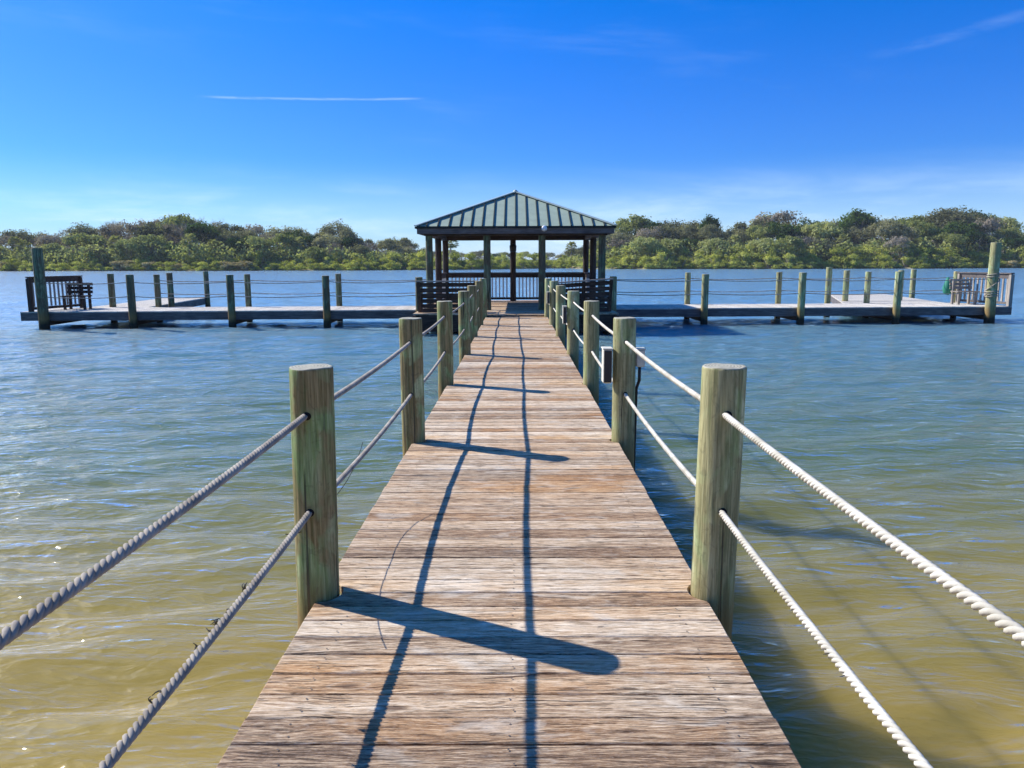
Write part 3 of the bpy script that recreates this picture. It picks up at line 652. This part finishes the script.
for sd, word in ((-1, 'left'), (1, 'right')):
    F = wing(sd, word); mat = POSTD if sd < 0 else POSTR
    fx = PXW[sd][::-1] if sd < 0 else PXW[sd]; oth = ['first', 'second', 'third', 'fourth', 'fifth']
    for i, xx in enumerate(fx):
        if i == 4: continue
        wing_post(xx, -.12, [1.06, 1.12, 1.16, 1.18][i] + (0 if sd < 0 else .0), '%s front post of the %s dock wing counted from the pavilion' % (oth[i], word), seed=60 + i + sd, mat=mat, r=.12)
    wing_post(fx[4], -.14, 2.02 if sd < 0 else 2.12, 'tall mooring pile at the far end of the %s dock wing%s' % (word, '' if sd < 0 else ', rope coiled round it'), .16, (-.03 * 0, 0), mat, 70 + sd, 'mooring_pile')
    rear = {-1: [(-6.2, 2.42), (-9.4, 2.42), (-12.55, 2.42)], 1: [(6.35, 2.42), (9.7, 2.42), (13.0, 2.42), (16.3, 2.42)]}[sd]
    for i, (xx, yy) in enumerate(rear):
        wing_post(xx, yy, 1.14, '%s rear post of the %s dock wing counted from the pavilion' % (oth[i], word), .105, seed=80 + i + sd, mat=mat)
    fp = {-1: [(-14.2, 2.55), (-12.8, 4.2), (-13.3, 9.5)], 1: [(11.8, 3.0), (12.9, 3.9), (15.2, 4.2), (17.0, 6.5)]}[sd]
    fl_ = ['left foot', 'right side', 'far right corner'] if sd < 0 else ['left foot', 'left side', 'middle', 'right side']
    for i, (xx, yy) in enumerate(fp):
        wing_post(xx, yy, 1.30 if i == 0 and sd > 0 else 1.17, 'post at the %s of the finger dock behind the %s wing' % (fl_[i], word), .11, seed=90 + i + sd, mat=mat)
    # ropes between wing posts
    for yy, lab, lst in ((-.12, 'front', [2.95 * sd] + list(fx)), (2.42, 'rear', [2.95 * sd] + [r[0] for r in rear])):
        for hh, ul in ((.93, 'upper'), (.48, 'lower')):
            mb = MB()
            for a, c in zip(lst, lst[1:]):
                P0, P1 = wing_pt(a, yy), wing_pt(c, yy)
                mb.tube([(P0[0] + (P1[0] - P0[0]) * t, P0[1] + (P1[1] - P0[1]) * t, hh - .05 * 4 * t * (1 - t)) for t in np.linspace(0, 1, 9)], .014, 6)
            tag(mb.build('dock_rope', ROPEL), '%s rope strung along the %s posts of the %s dock wing' % (ul, lab, word), 'rope', 'ropes of the dock wings')
    # end platform railing
    x1 = -15.62 if sd < 0 else 16.72
    e = empty('end_railing', (0, WY, 0), 'weathered baluster railing closing the end of the %s dock wing' % word, 'railing', 'railings at the ends of the wings', ROT)
    rl = MB(); bl = []; xr_ = -15.1 if sd < 0 else 16.3; railing(rl, bl, (x1, .0, 0), (xr_, 2.3, 0), 0, 1.10, .17)
    ro = rl.build('rails', FRAME[0] if sd < 0 else FASC[0], e)
    for q, z0, z1, d in bl:
        m = MB(); m.box((q.x, q.y, (z0 + z1) / 2), (.075 if abs(d.x) > .5 else .03, .03 if abs(d.x) > .5 else .075, z1 - z0)); m.build('baluster', GREYW[2], e)
    for q in ((x1, .05), (xr_, 2.22)):
        m = MB(); m.box((q[0], q[1], .53), (.12, .12, 1.06)); m.build('corner_post', FRAME[2] if sd < 0 else GREYW[2], e)
# things on the end platforms
def wing_bench(lx_, ly_, L_, mat, label, rz=0.):
    x, y = wing_pt(lx_, ly_); e = empty('wing_bench', (x, y, 0), label, 'bench', 'benches at the ends of the wings', ROT + rz)
    m = MB()
    for k in range(4): m.box((0, -.18 + k * .115, .45), (L_, .095, .035), None, .004)
    m.build('seat', mat[0], e)
    m = MB()
    for k in range(3): m.box((0, .26 + .02 * k, .58 + k * .13), (L_, .03, .095))
    m.build('backrest', mat[0], e)
    for sx in (-1, 1):
        for yy, h in ((-.15, .43), (.22, .86)):
            m = MB(); m.box((sx * (L_ / 2 - .1), yy, h / 2), (.07, .07, h)); m.build('leg', mat[2], e)
wing_bench(-14.75, 1.2, .85, FRAME, 'dark timber bench by the railing at the end of the left wing')
wing_bench(15.95, 1.3, .8, GREYW, 'pale grey timber bench by the railing at the end of the right wing')
# green net bag on the right rail
x, y = wing_pt(15.9, 2.28); m = MB()
m.tube([(x, y, .30), (x + .02, y, .36), (x - .01, y - .02, .55), (x + .02, y, .8), (x, y + .02, .93)], [.06, .14, .16, .10, .03], 12)
tag(m.build('net_bag', GREENB), 'green net bag hanging on the rear post at the end of the right wing', 'bag')
# ropes coiled round the right mooring pile
x, y = wing_pt(15.95, -.14); m = MB()
m.tube([(x + .18 * math.cos(t), y + .18 * math.sin(t), .30 + .012 * t + (.35 if t > 22 else 0) * min(1, (t - 22) / 3.) + .01 * math.sin(3 * t)) for t in np.linspace(0, 40, 200)] , .016, 6)
tag(m.build('mooring_line', ROPEL), 'pale line coiled round the tall right mooring pile', 'rope')
x, y = wing_pt(-15.5, 2.3); m = MB()
m.tube([(x + .09 + .2 * math.sin(t) * .5 + .1, y - .1, .62 + .2 * math.cos(t)) for t in np.linspace(0, 6.28, 24)], .014, 6)
tag(m.build('hose_loop', BOXD), 'dark loop of line hung on the inner railing post of the left wing', 'rope')

# ------------------------------------------------------------------ far trees
def leaf_mat(name, c0, c1, c2, transl=.3):
    b = NB(name); i = b.island(); r = b.rnd(); p = b.coord('Object'); n = b.noise(p, .35, 3, .55)
    t = b.math('MULTIPLY_ADD', i, .45, b.math('MULTIPLY_ADD', n, .6, b.math('MULTIPLY_ADD', r, .6, -.12)))
    col = b.ramp(t, [(.25, c0), (.65, c1), (1., c2)])
    d = b.n.new('ShaderNodeBsdfDiffuse'); b.l.new(col, d.inputs[0]); tr = b.n.new('ShaderNodeBsdfTranslucent'); b.l.new(b.mix(1., col, (1.1, 1.15, .7), 'MULTIPLY'), tr.inputs[0])
    mxs = b.n.new('ShaderNodeMixShader'); mxs.inputs[0].default_value = transl; b.l.new(d.outputs[0], mxs.inputs[1]); b.l.new(tr.outputs[0], mxs.inputs[2])
    return b.done(mxs.outputs[0])
LEAF = {'oak': leaf_mat('oak_leaf', (.085, .095, .048), (.20, .20, .11), (.36, .345, .21), .4),
        'dark': leaf_mat('dark_leaf', (.022, .048, .016), (.05, .095, .025), (.10, .155, .045), .4),
        'dry': leaf_mat('dry_leaf', (.19, .155, .12), (.29, .245, .195), (.39, .34, .28), .3),
        'olive': leaf_mat('olive_leaf', (.14, .165, .05), (.29, .315, .11), (.44, .455, .20), .4),
        'mangrove': leaf_mat('mangrove_leaf', (.20, .23, .05), (.41, .43, .09), (.58, .58, .17), .45),
        'palm': leaf_mat('palm_leaf', (.13, .14, .05), (.25, .26, .09), (.36, .36, .16), .4),
        'reed': leaf_mat('reed_leaf', (.28, .23, .11), (.44, .36, .18), (.54, .46, .25), .3)}
BARK = plain('grey_bark', (.30, .265, .23), .9, 0, .3, 2)
def leaves(mb, c, rad, n, size, seed, shell=.55, squash=1.):
    g = np.random.default_rng(seed)
    d = g.normal(size=(n, 3)); d /= np.linalg.norm(d, axis=1)[:, None]; d[:, 2] = np.where(d[:, 2] < -.55, -d[:, 2] * .5, d[:, 2])
    rr = (shell + (1 - shell) * g.random(n) ** .6) * (1 + .10 * np.sin(d[:, 0] * 7 + seed) + .10 * np.sin(d[:, 1] * 8 + seed * 2) + .08 * np.sin(d[:, 2] * 11))
    P = np.array(c) + d * rr[:, None] * np.array(rad)
    for i in range(n):
        nr = Vector(d[i] * 1.2 + g.normal(size=3) * .52 + np.array((0, 0, .40))).normalized(); u = nr.orthogonal().normalized()
        a = g.uniform(0, 6.28); u = (Matrix.Rotation(a, 3, nr) @ u); v = nr.cross(u); s = size * g.uniform(.55, 1.3); q = Vector(P[i])
        k = len(mb.v); e1 = u * s * .5; e2 = v * s * g.uniform(.3, .5)
        pts = [q - e1, q - e2 + nr * s * .08, q + e1, q + e2 + nr * s * .08]
        mb.v += [tuple(z) for z in pts]; mb.f.append((k, k + 1, k + 2, k + 3)); mb.sm.append(False)
def branches(mb, base, h, spread_, seed, r0=.22, depth=3, twig=.02, n0=4):
    rr = random.Random(seed)
    def grow(p, d, L_, r, lv):
        pts = [p]; q = Vector(p); dd = Vector(d)
        for k in range(3): dd = (dd + Vector((rr.uniform(-.25, .25), rr.uniform(-.25, .25), rr.uniform(-.05, .2)))).normalized(); q = q + dd * L_ / 3; pts.append(q.copy())
        mb.tube(pts, [r, r * .85, r * .7, r * .5], 5 if lv > 1 else 3, False)
        if lv == 0: return
        for k in range(n0 if lv == depth else 3):
            a = rr.uniform(0, 6.28); st = pts[rr.choice([2, 3, 3])] if lv < depth else pts[3]
            nd = (dd * .7 + Vector((math.cos(a), math.sin(a), rr.uniform(.0, .8))) * spread_).normalized(); grow(st, nd, L_ * rr.uniform(.6, .8), r * .55, lv - 1)
    grow(Vector(base), Vector((rr.uniform(-.15, .15), rr.uniform(-.15, .15), 1)), h, r0, depth)
def make_tree(kind, seed, wdt, hgt, lobes, nl, size, name, squat=.5, dry=0., trunk_h=.35, dens=1.):
    """unit-ish tree of given width and height at the origin"""
    rr = random.Random(seed); e = bpy.data.objects.new(name, None); COL.objects.link(e)
    cr = MB()
    for i in range(lobes):
        t = i / max(1, lobes - 1); a = rr.uniform(0, 6.28); q = rr.uniform(.15, 1) ** .6 * wdt * .36
        z = hgt * (squat + (1 - squat) * .72 * (1 - (q / (wdt * .42)) ** 2 * .75) * rr.uniform(.55, 1.0)); rad = wdt * rr.uniform(.10, .20)
        leaves(cr, (q * math.cos(a), q * math.sin(a) * .8, z), (rad, rad, rad * rr.uniform(.55, .8)), int(nl * rr.uniform(.7, 1.3)), size, seed * 31 + i, .35)
    # lower skirt
    for i in range(int(lobes * .9)):
        a = rr.uniform(0, 6.28); q = rr.uniform(.5, 1) * wdt * .4; rad = wdt * rr.uniform(.10, .16)
        leaves(cr, (q * math.cos(a), q * math.sin(a) * .8, hgt * rr.uniform(.10, squat + .12)), (rad, rad, rad * .8), int(nl * .6), size, seed * 57 + i, .3)
    mxz = max(v[2] for v in cr.v); k = hgt / mxz; cr.v = [(a, b_, c * k) for a, b_, c in cr.v]
    cr.build('crown', LEAF[kind], e)
    tk = MB(); branches(tk, (0, 0, -.3), hgt * .36, .75, seed, .02 * hgt, 3); top = max(v[2] for v in tk.v); tk.v = [(a, b_, c * min(1, hgt * .93 / top)) for a, b_, c in tk.v]
    tk.build('trunk', BARK, e)
    return e
def make_bare(seed, hgt, name='bare_tree'):
    e = bpy.data.objects.new(name, None); COL.objects.link(e); tk = MB(); branches(tk, (0, 0, -.3), hgt * .34, .8, seed, .2, 5, n0=5)
    top = max(v[2] for v in tk.v); tk.v = [(a * 1.1, b_ * 1.1, c * hgt / top) for a, b_, c in tk.v]; tk.build('trunk', BARK, e)
    cr = MB(); rr = random.Random(seed)
    for i in range(16):
        a = rr.uniform(0, 6.28); q = rr.uniform(.2, 1) * hgt * .32; leaves(cr, (q * math.cos(a), q * math.sin(a), hgt * rr.uniform(.45, .88)), (hgt * .13, hgt * .13, hgt * .09), 75, .26, seed * 7 + i, .1)
    cr.build('crown', LEAF['dry'], e); return e
def make_palm(seed, hgt, name='cabbage_palm'):
    rr = random.Random(seed); e = bpy.data.objects.new(name, None); COL.objects.link(e)
    tk = MB(); bx = rr.uniform(-.4, .4); tk.tube([(0, 0, -.3), (bx * .3, 0, hgt * .4), (bx, 0, hgt * .86)], [.22, .18, .17], 8); tk.build('trunk', BARK, e)
    cr = MB(); C0 = Vector((bx, 0, hgt * .86))
    for i in range(46):
        a = rr.uniform(0, 6.28); el = rr.uniform(-.7, 1.4); d = Vector((math.cos(a) * math.cos(el), math.sin(a) * math.cos(el), math.sin(el))); L_ = rr.uniform(.9, 1.3)
        c = C0 + d * L_; sd = d.cross(Vector((0, 0, 1))); sd = sd.normalized() if sd.length > .1 else Vector((1, 0, 0)); up = sd.cross(d)
        for j in range(9):                                  # fan of narrow leaflets that droop
            f = (j - 4) / 4 * 1.25; dr = (d * math.cos(f) + sd * math.sin(f)).normalized(); tip = c + dr * rr.uniform(.75, 1.05) + Vector((0, 0, -.25 * abs(f) - .12)); w_ = up.cross(dr).normalized() * .11
            cr.add([c - w_ * .4, c + dr * .5 - w_, tip, c + dr * .5 + w_], [(0, 1, 2, 3)])
        cr.add([C0, C0 + d * L_ * .5 + sd * .03, c, C0 + d * L_ * .5 - sd * .03], [(0, 1, 2, 3)])
    cr.build('crown', LEAF['palm'], e); return e
def make_shrub(kind, seed, wdt, hgt, name):
    rr = random.Random(seed); e = bpy.data.objects.new(name, None); COL.objects.link(e); cr = MB()
    for i in range(15):
        q = rr.uniform(0, 1) * wdt * .42; a = rr.uniform(0, 6.28); rad = wdt * rr.uniform(.12, .2); zc = hgt * rr.uniform(.12, .8) * (1 - .45 * (q / (wdt * .42)) ** 2)
        leaves(cr, (q * math.cos(a), q * math.sin(a) * .7, zc), (rad, rad * .8, hgt * rr.uniform(.14, .24)), 170, .26, seed * 13 + i, .2)
    mxz = max(v[2] for v in cr.v); cr.v = [(a, b_, max(-.1, c * hgt / mxz)) for a, b_, c in cr.v]; cr.build('crown', LEAF[kind], e)
    tk = MB()
    for k in range(7): a = rr.uniform(0, 6.28); tk.tube([(math.cos(a) * .5, math.sin(a) * .4, -.4), (math.cos(a) * .3, math.sin(a) * .2, .3), (math.cos(a) * wdt * .2, math.sin(a) * wdt * .15, hgt * .7)], [.05, .05, .02], 4)
    tk.build('stem', BARK, e); return e
PROTO = {
 'oak': [make_tree('oak', s, 11, 10, 20, 190, .36, 'live_oak') for s in (1, 2, 3)],
 'dark': [make_tree('dark', s, 9, 10, 17, 200, .36, 'evergreen_tree') for s in (4, 5)],
 'olive': [make_tree('olive', s, 9.5, 9, 18, 180, .36, 'broadleaf_tree') for s in (6, 7, 8)],
 'dry': [make_tree('dry', s, 9, 9.5, 16, 100, .32, 'half_bare_tree', squat=.42) for s in (9, 10)],
 'bare': [make_bare(s, 9) for s in (11, 12)],
 'palm': [make_palm(s, 7) for s in (13, 14)],
 'mangrove': [make_shrub('mangrove', s, 7, 4, 'mangrove_bush') for s in (15, 16, 17)],
 'reed': [make_shrub('reed', 18, 6, 2.2, 'dry_reed_clump')]}
BASEH = {'oak': 10, 'dark': 10, 'olive': 9, 'dry': 9.5, 'bare': 9, 'palm': 7, 'mangrove': 4, 'reed': 2.2}
used = set()
LAB = {'oak': ('grey-green round oak', 'tree'), 'dark': ('dark green evergreen tree', 'tree'), 'olive': ('olive green broadleaf tree', 'tree'),
       'dry': ('brownish half-bare tree', 'tree'), 'bare': ('leafless grey branching tree', 'tree'), 'palm': ('cabbage palm with fan leaves', 'palm'),
       'mangrove': ('yellow-green mangrove bush', 'bush'), 'reed': ('straw coloured reed clump', 'reeds')}
def where(x, y):
    u = 516.6 + 770 * x / y; d = y - shore_y(x); row = 'at the far water edge' if d < 5 else 'behind the far shrubs' if d < 14 else 'high in the far wood'
    if y > 380: row = 'in the distant low wood'
    for lim, t in ((45, 'beyond left mooring pile'), (136, 'over left railing'), (233, 'over left finger dock'), (326, 'over left wing'), (414, 'left of pavilion'),
                   (488, 'in left pavilion bay'), (541, 'in middle pavilion bay'), (612, 'in right pavilion bay'), (703, 'right of pavilion'), (803, 'over right wing'),
                   (899, 'over right finger dock'), (995, 'over right railing'), (9999, 'beyond right mooring pile')):
        if u < lim: return row + ', ' + t
def plant(kind, x, y, h, wf=1., label=None):
    i = random.randrange(len(PROTO[kind])); pr = PROTO[kind][i]
    if (kind, i) in used: e = copy_tree(pr)
    else: e = pr; used.add((kind, i))
    k = h / BASEH[kind]; e.location = (x, y, WZ + .15); e.rotation_euler.z = random.uniform(0, 6.28); e.scale = (k * wf, k * wf, k)
    if label: tag(e, label, LAB[kind][1])
    else: tag(e, ('low ' if kind == 'mangrove' and h < 2.6 else '') + LAB[kind][0] + ' ' + where(x, y), LAB[kind][1], 'far shore ' + {'oak': 'oaks', 'dark': 'evergreens', 'olive': 'broadleaf trees', 'dry': 'half-bare trees', 'bare': 'bare trees', 'palm': 'palms', 'mangrove': 'mangroves', 'reed': 'reed clumps'}[kind])
    for k2 in ('group',):
        if label and k2 in e: del e[k2]
    return e
# skyline of the far wood as tree height (m) by place along the shore (m)
sk = [(-175, 12), (-150, 12), (-135, 11.6), (-120, 12.2), (-112, 14), (-103, 15.2), (-90, 15.6), (-81, 15), (-73, 13.5), (-67, 13), (-61, 14), (-55, 11), (-48, 12.6), (-41, 9.5), (-35, 10.2), (-28, 8.5), (-23, 5.5), (-15, 4.5), (12, 4.5), (20, 8), (26, 13), (32, 15.2), (40, 14.6), (48, 14), (56, 13.2), (64, 14), (70, 14.8), (78, 14.2), (86, 13.5), (93, 15.5), (102, 14), (110, 15.6), (118, 16.6), (126, 15.5), (133, 12), (140, 9), (150, 9), (175, 11)]
def skh(x): return float(np.interp(x, [a for a, _ in sk], [c for _, c in sk]))
FX = 770.
x = -172.
while x < 176:                                             # back rows
    for row, (dy, f) in enumerate(((32, .97), (19, .82))):
        xx = x + random.uniform(-1.6, 1.6) + row * 2.6; h = skh(xx * 215 / (208 + dy)) * f * random.uniform(.93, 1.10)
        if skh(xx) < 6.5: continue
        r = random.random(); left = xx < 0
        kind = ('oak' if r < .36 else 'dry' if r < .64 else 'dark' if r < .69 else 'olive' if r < .80 else 'bare') if left else ('oak' if r < .34 else 'olive' if r < .62 else 'dark' if r < .78 else 'dry' if r < .92 else 'bare')
        plant(kind, xx, float(shore_y(xx)) + dy + random.uniform(-3, 3), h, random.uniform(.85, 1.1) * (1.15 if h < 11 else 1))
    x += 5.6
x = -168.
while x < 172:                                             # mid row
    xx = x + random.uniform(-1.5, 1.5)
    if skh(xx) > 6.5:
        r = random.random(); h = min(skh(xx) * .66, 9.5) * random.uniform(.75, 1.08)
        kind = 'palm' if r < (.22 if xx < 0 else .38) else 'olive' if r < .55 else 'dark' if r < .68 else 'bare' if r < .80 and xx < 0 else 'oak' if r < .9 else 'dry'
        plant(kind, xx, float(shore_y(xx)) + 10 + random.uniform(-2.5, 2.5), h if kind != 'palm' else random.uniform(6.5, 8.6), 1.0 if kind == 'palm' else 1.15)
    x += 5.8
x = -168.
while x < 172:                                             # mangroves on the water edge, two deep on the right
    xx = x + random.uniform(-1, 1); hm = 3.9 if xx < -30 else 4.0 if xx < 20 else 5.0
    if random.random() < (.25 if -150 < xx < -60 else .04): plant('reed', xx, float(shore_y(xx)) + 2.5 + random.uniform(-1, 1), random.uniform(1.8, 2.8), 1.2)
    else: plant('mangrove', xx, float(shore_y(xx)) + 3 + random.uniform(-.8, 1.5), hm * random.uniform(.55, .95), 1.15)
    plant('mangrove', xx + 2.2, float(shore_y(xx)) + 1.6, random.uniform(1.7, 2.5), 1.6)
    if xx > -60 or random.random() < .75: plant('mangrove', xx + 1.6, float(shore_y(xx)) + 7 + random.uniform(-1, 1), hm * random.uniform(.95, 1.35), random.uniform(.95, 1.1))
    x += 4.3
# undergrowth filling the wood between the trunks, past counting
nq = 140000; g = np.random.default_rng(5)
ux = g.uniform(-178, 178, nq); ut = g.uniform(5, 34, nq); sh = np.interp(ux, [a for a, _ in sk], [c for _, c in sk])
lump = .5 + .25 * np.sin(ux * .9 + 2 * np.sin(ut * .5)) + .25 * np.sin(ut * 1.1 + ux * .37)
uz = g.random(nq) ** .7 * np.clip(sh * .55, 1.6, 8.) * (.55 + .45 * lump); P = np.stack([ux, shore_y(ux) + ut, WZ + .2 + uz], -1)
nr = g.normal(size=(nq, 3)) + np.array((0, -.3, .6)); nr /= np.linalg.norm(nr, axis=1)[:, None]
uu = np.cross(nr, g.normal(size=(nq, 3))); uu /= np.linalg.norm(uu, axis=1)[:, None]; vv = np.cross(nr, uu); sz = g.uniform(.22, .5, nq)[:, None]
V = np.stack([P - uu * sz, P - vv * sz * .6, P + uu * sz, P + vv * sz * .6], 1).reshape(-1, 3).astype(np.float32)
me = bpy.data.meshes.new('undergrowth'); me.vertices.add(len(V)); me.vertices.foreach_set('co', V.ravel()); me.loops.add(nq * 4); me.loops.foreach_set('vertex_index', np.arange(nq * 4, dtype=np.int32))
me.polygons.add(nq); me.polygons.foreach_set('loop_start', np.arange(0, nq * 4, 4, dtype=np.int32)); me.polygons.foreach_set('loop_total', np.full(nq, 4, np.int32)); me.update(calc_edges=True)
tag(link('undergrowth', me, LEAF['olive']), 'dense mixed undergrowth filling the far wood', 'undergrowth', kind='stuff')
# the low far wood behind the pavilion gap
x = -60.
while x < 50:
    xx = x + random.uniform(-2, 2); yv = random.uniform(410, 440)
    plant(random.choice(['oak', 'dark', 'oak', 'olive']), xx, yv, random.uniform(6.2, 8.8), 1.25)
    x += 6.
# trees that stand out
PROTO['dome'] = [make_tree('oak', 21, 23, 16.5, 46, 190, .55, 'live_oak')]; BASEH['dome'] = 16.5; LAB['dome'] = ('', 'tree')
plant('dome', 128.5, 232, 18.0, 1.0, 'broad rounded grey-green oak dome rising above the wood at the right')
plant('dark', 97.2, 226, 16.6, .95, 'dark green tree standing above its neighbours left of the broad oak dome')
plant('dark', 54.5, 222, 15.0, .62, 'clumped dark tree poking up right of the pavilion roof')
plant('dry', 75.5, 226, 16.4, 1.35, 'wide pale grey rounded tree crown between the dark trees over the right wing')
plant('oak', -50.3, 222, 14.2, .9, 'round crowned tree alone on the skyline left of the pavilion')
plant('palm', -19.0, 225, 8.3, 1.0, 'lone cabbage palm seen under the left side of the pavilion roof')
for lst in PROTO.values():
    for i, e in enumerate(lst):
        if 'label' not in e:
            for c in list(e.children): bpy.data.objects.remove(c)
            bpy.data.objects.remove(e)

# ------------------------------------------------------------------ the air
hm = bpy.data.materials.new('sea_air'); hm.use_nodes = True; hn = hm.node_tree; hn.nodes.clear(); ho = hn.nodes.new('ShaderNodeOutputMaterial')
hv = hn.nodes.new('ShaderNodeVolumePrincipled'); hv.inputs['Color'].default_value = (.80, .88, 1, 1); hv.inputs['Density'].default_value = .0002; hv.inputs['Anisotropy'].default_value = .0
hn.links.new(hv.outputs[0], ho.inputs['Volume'])
m = MB(); m.box((0, 1500, 6), (4400, 5400, 40)); tag(m.build('haze', hm), 'thin pale haze over the river', kind='stuff')
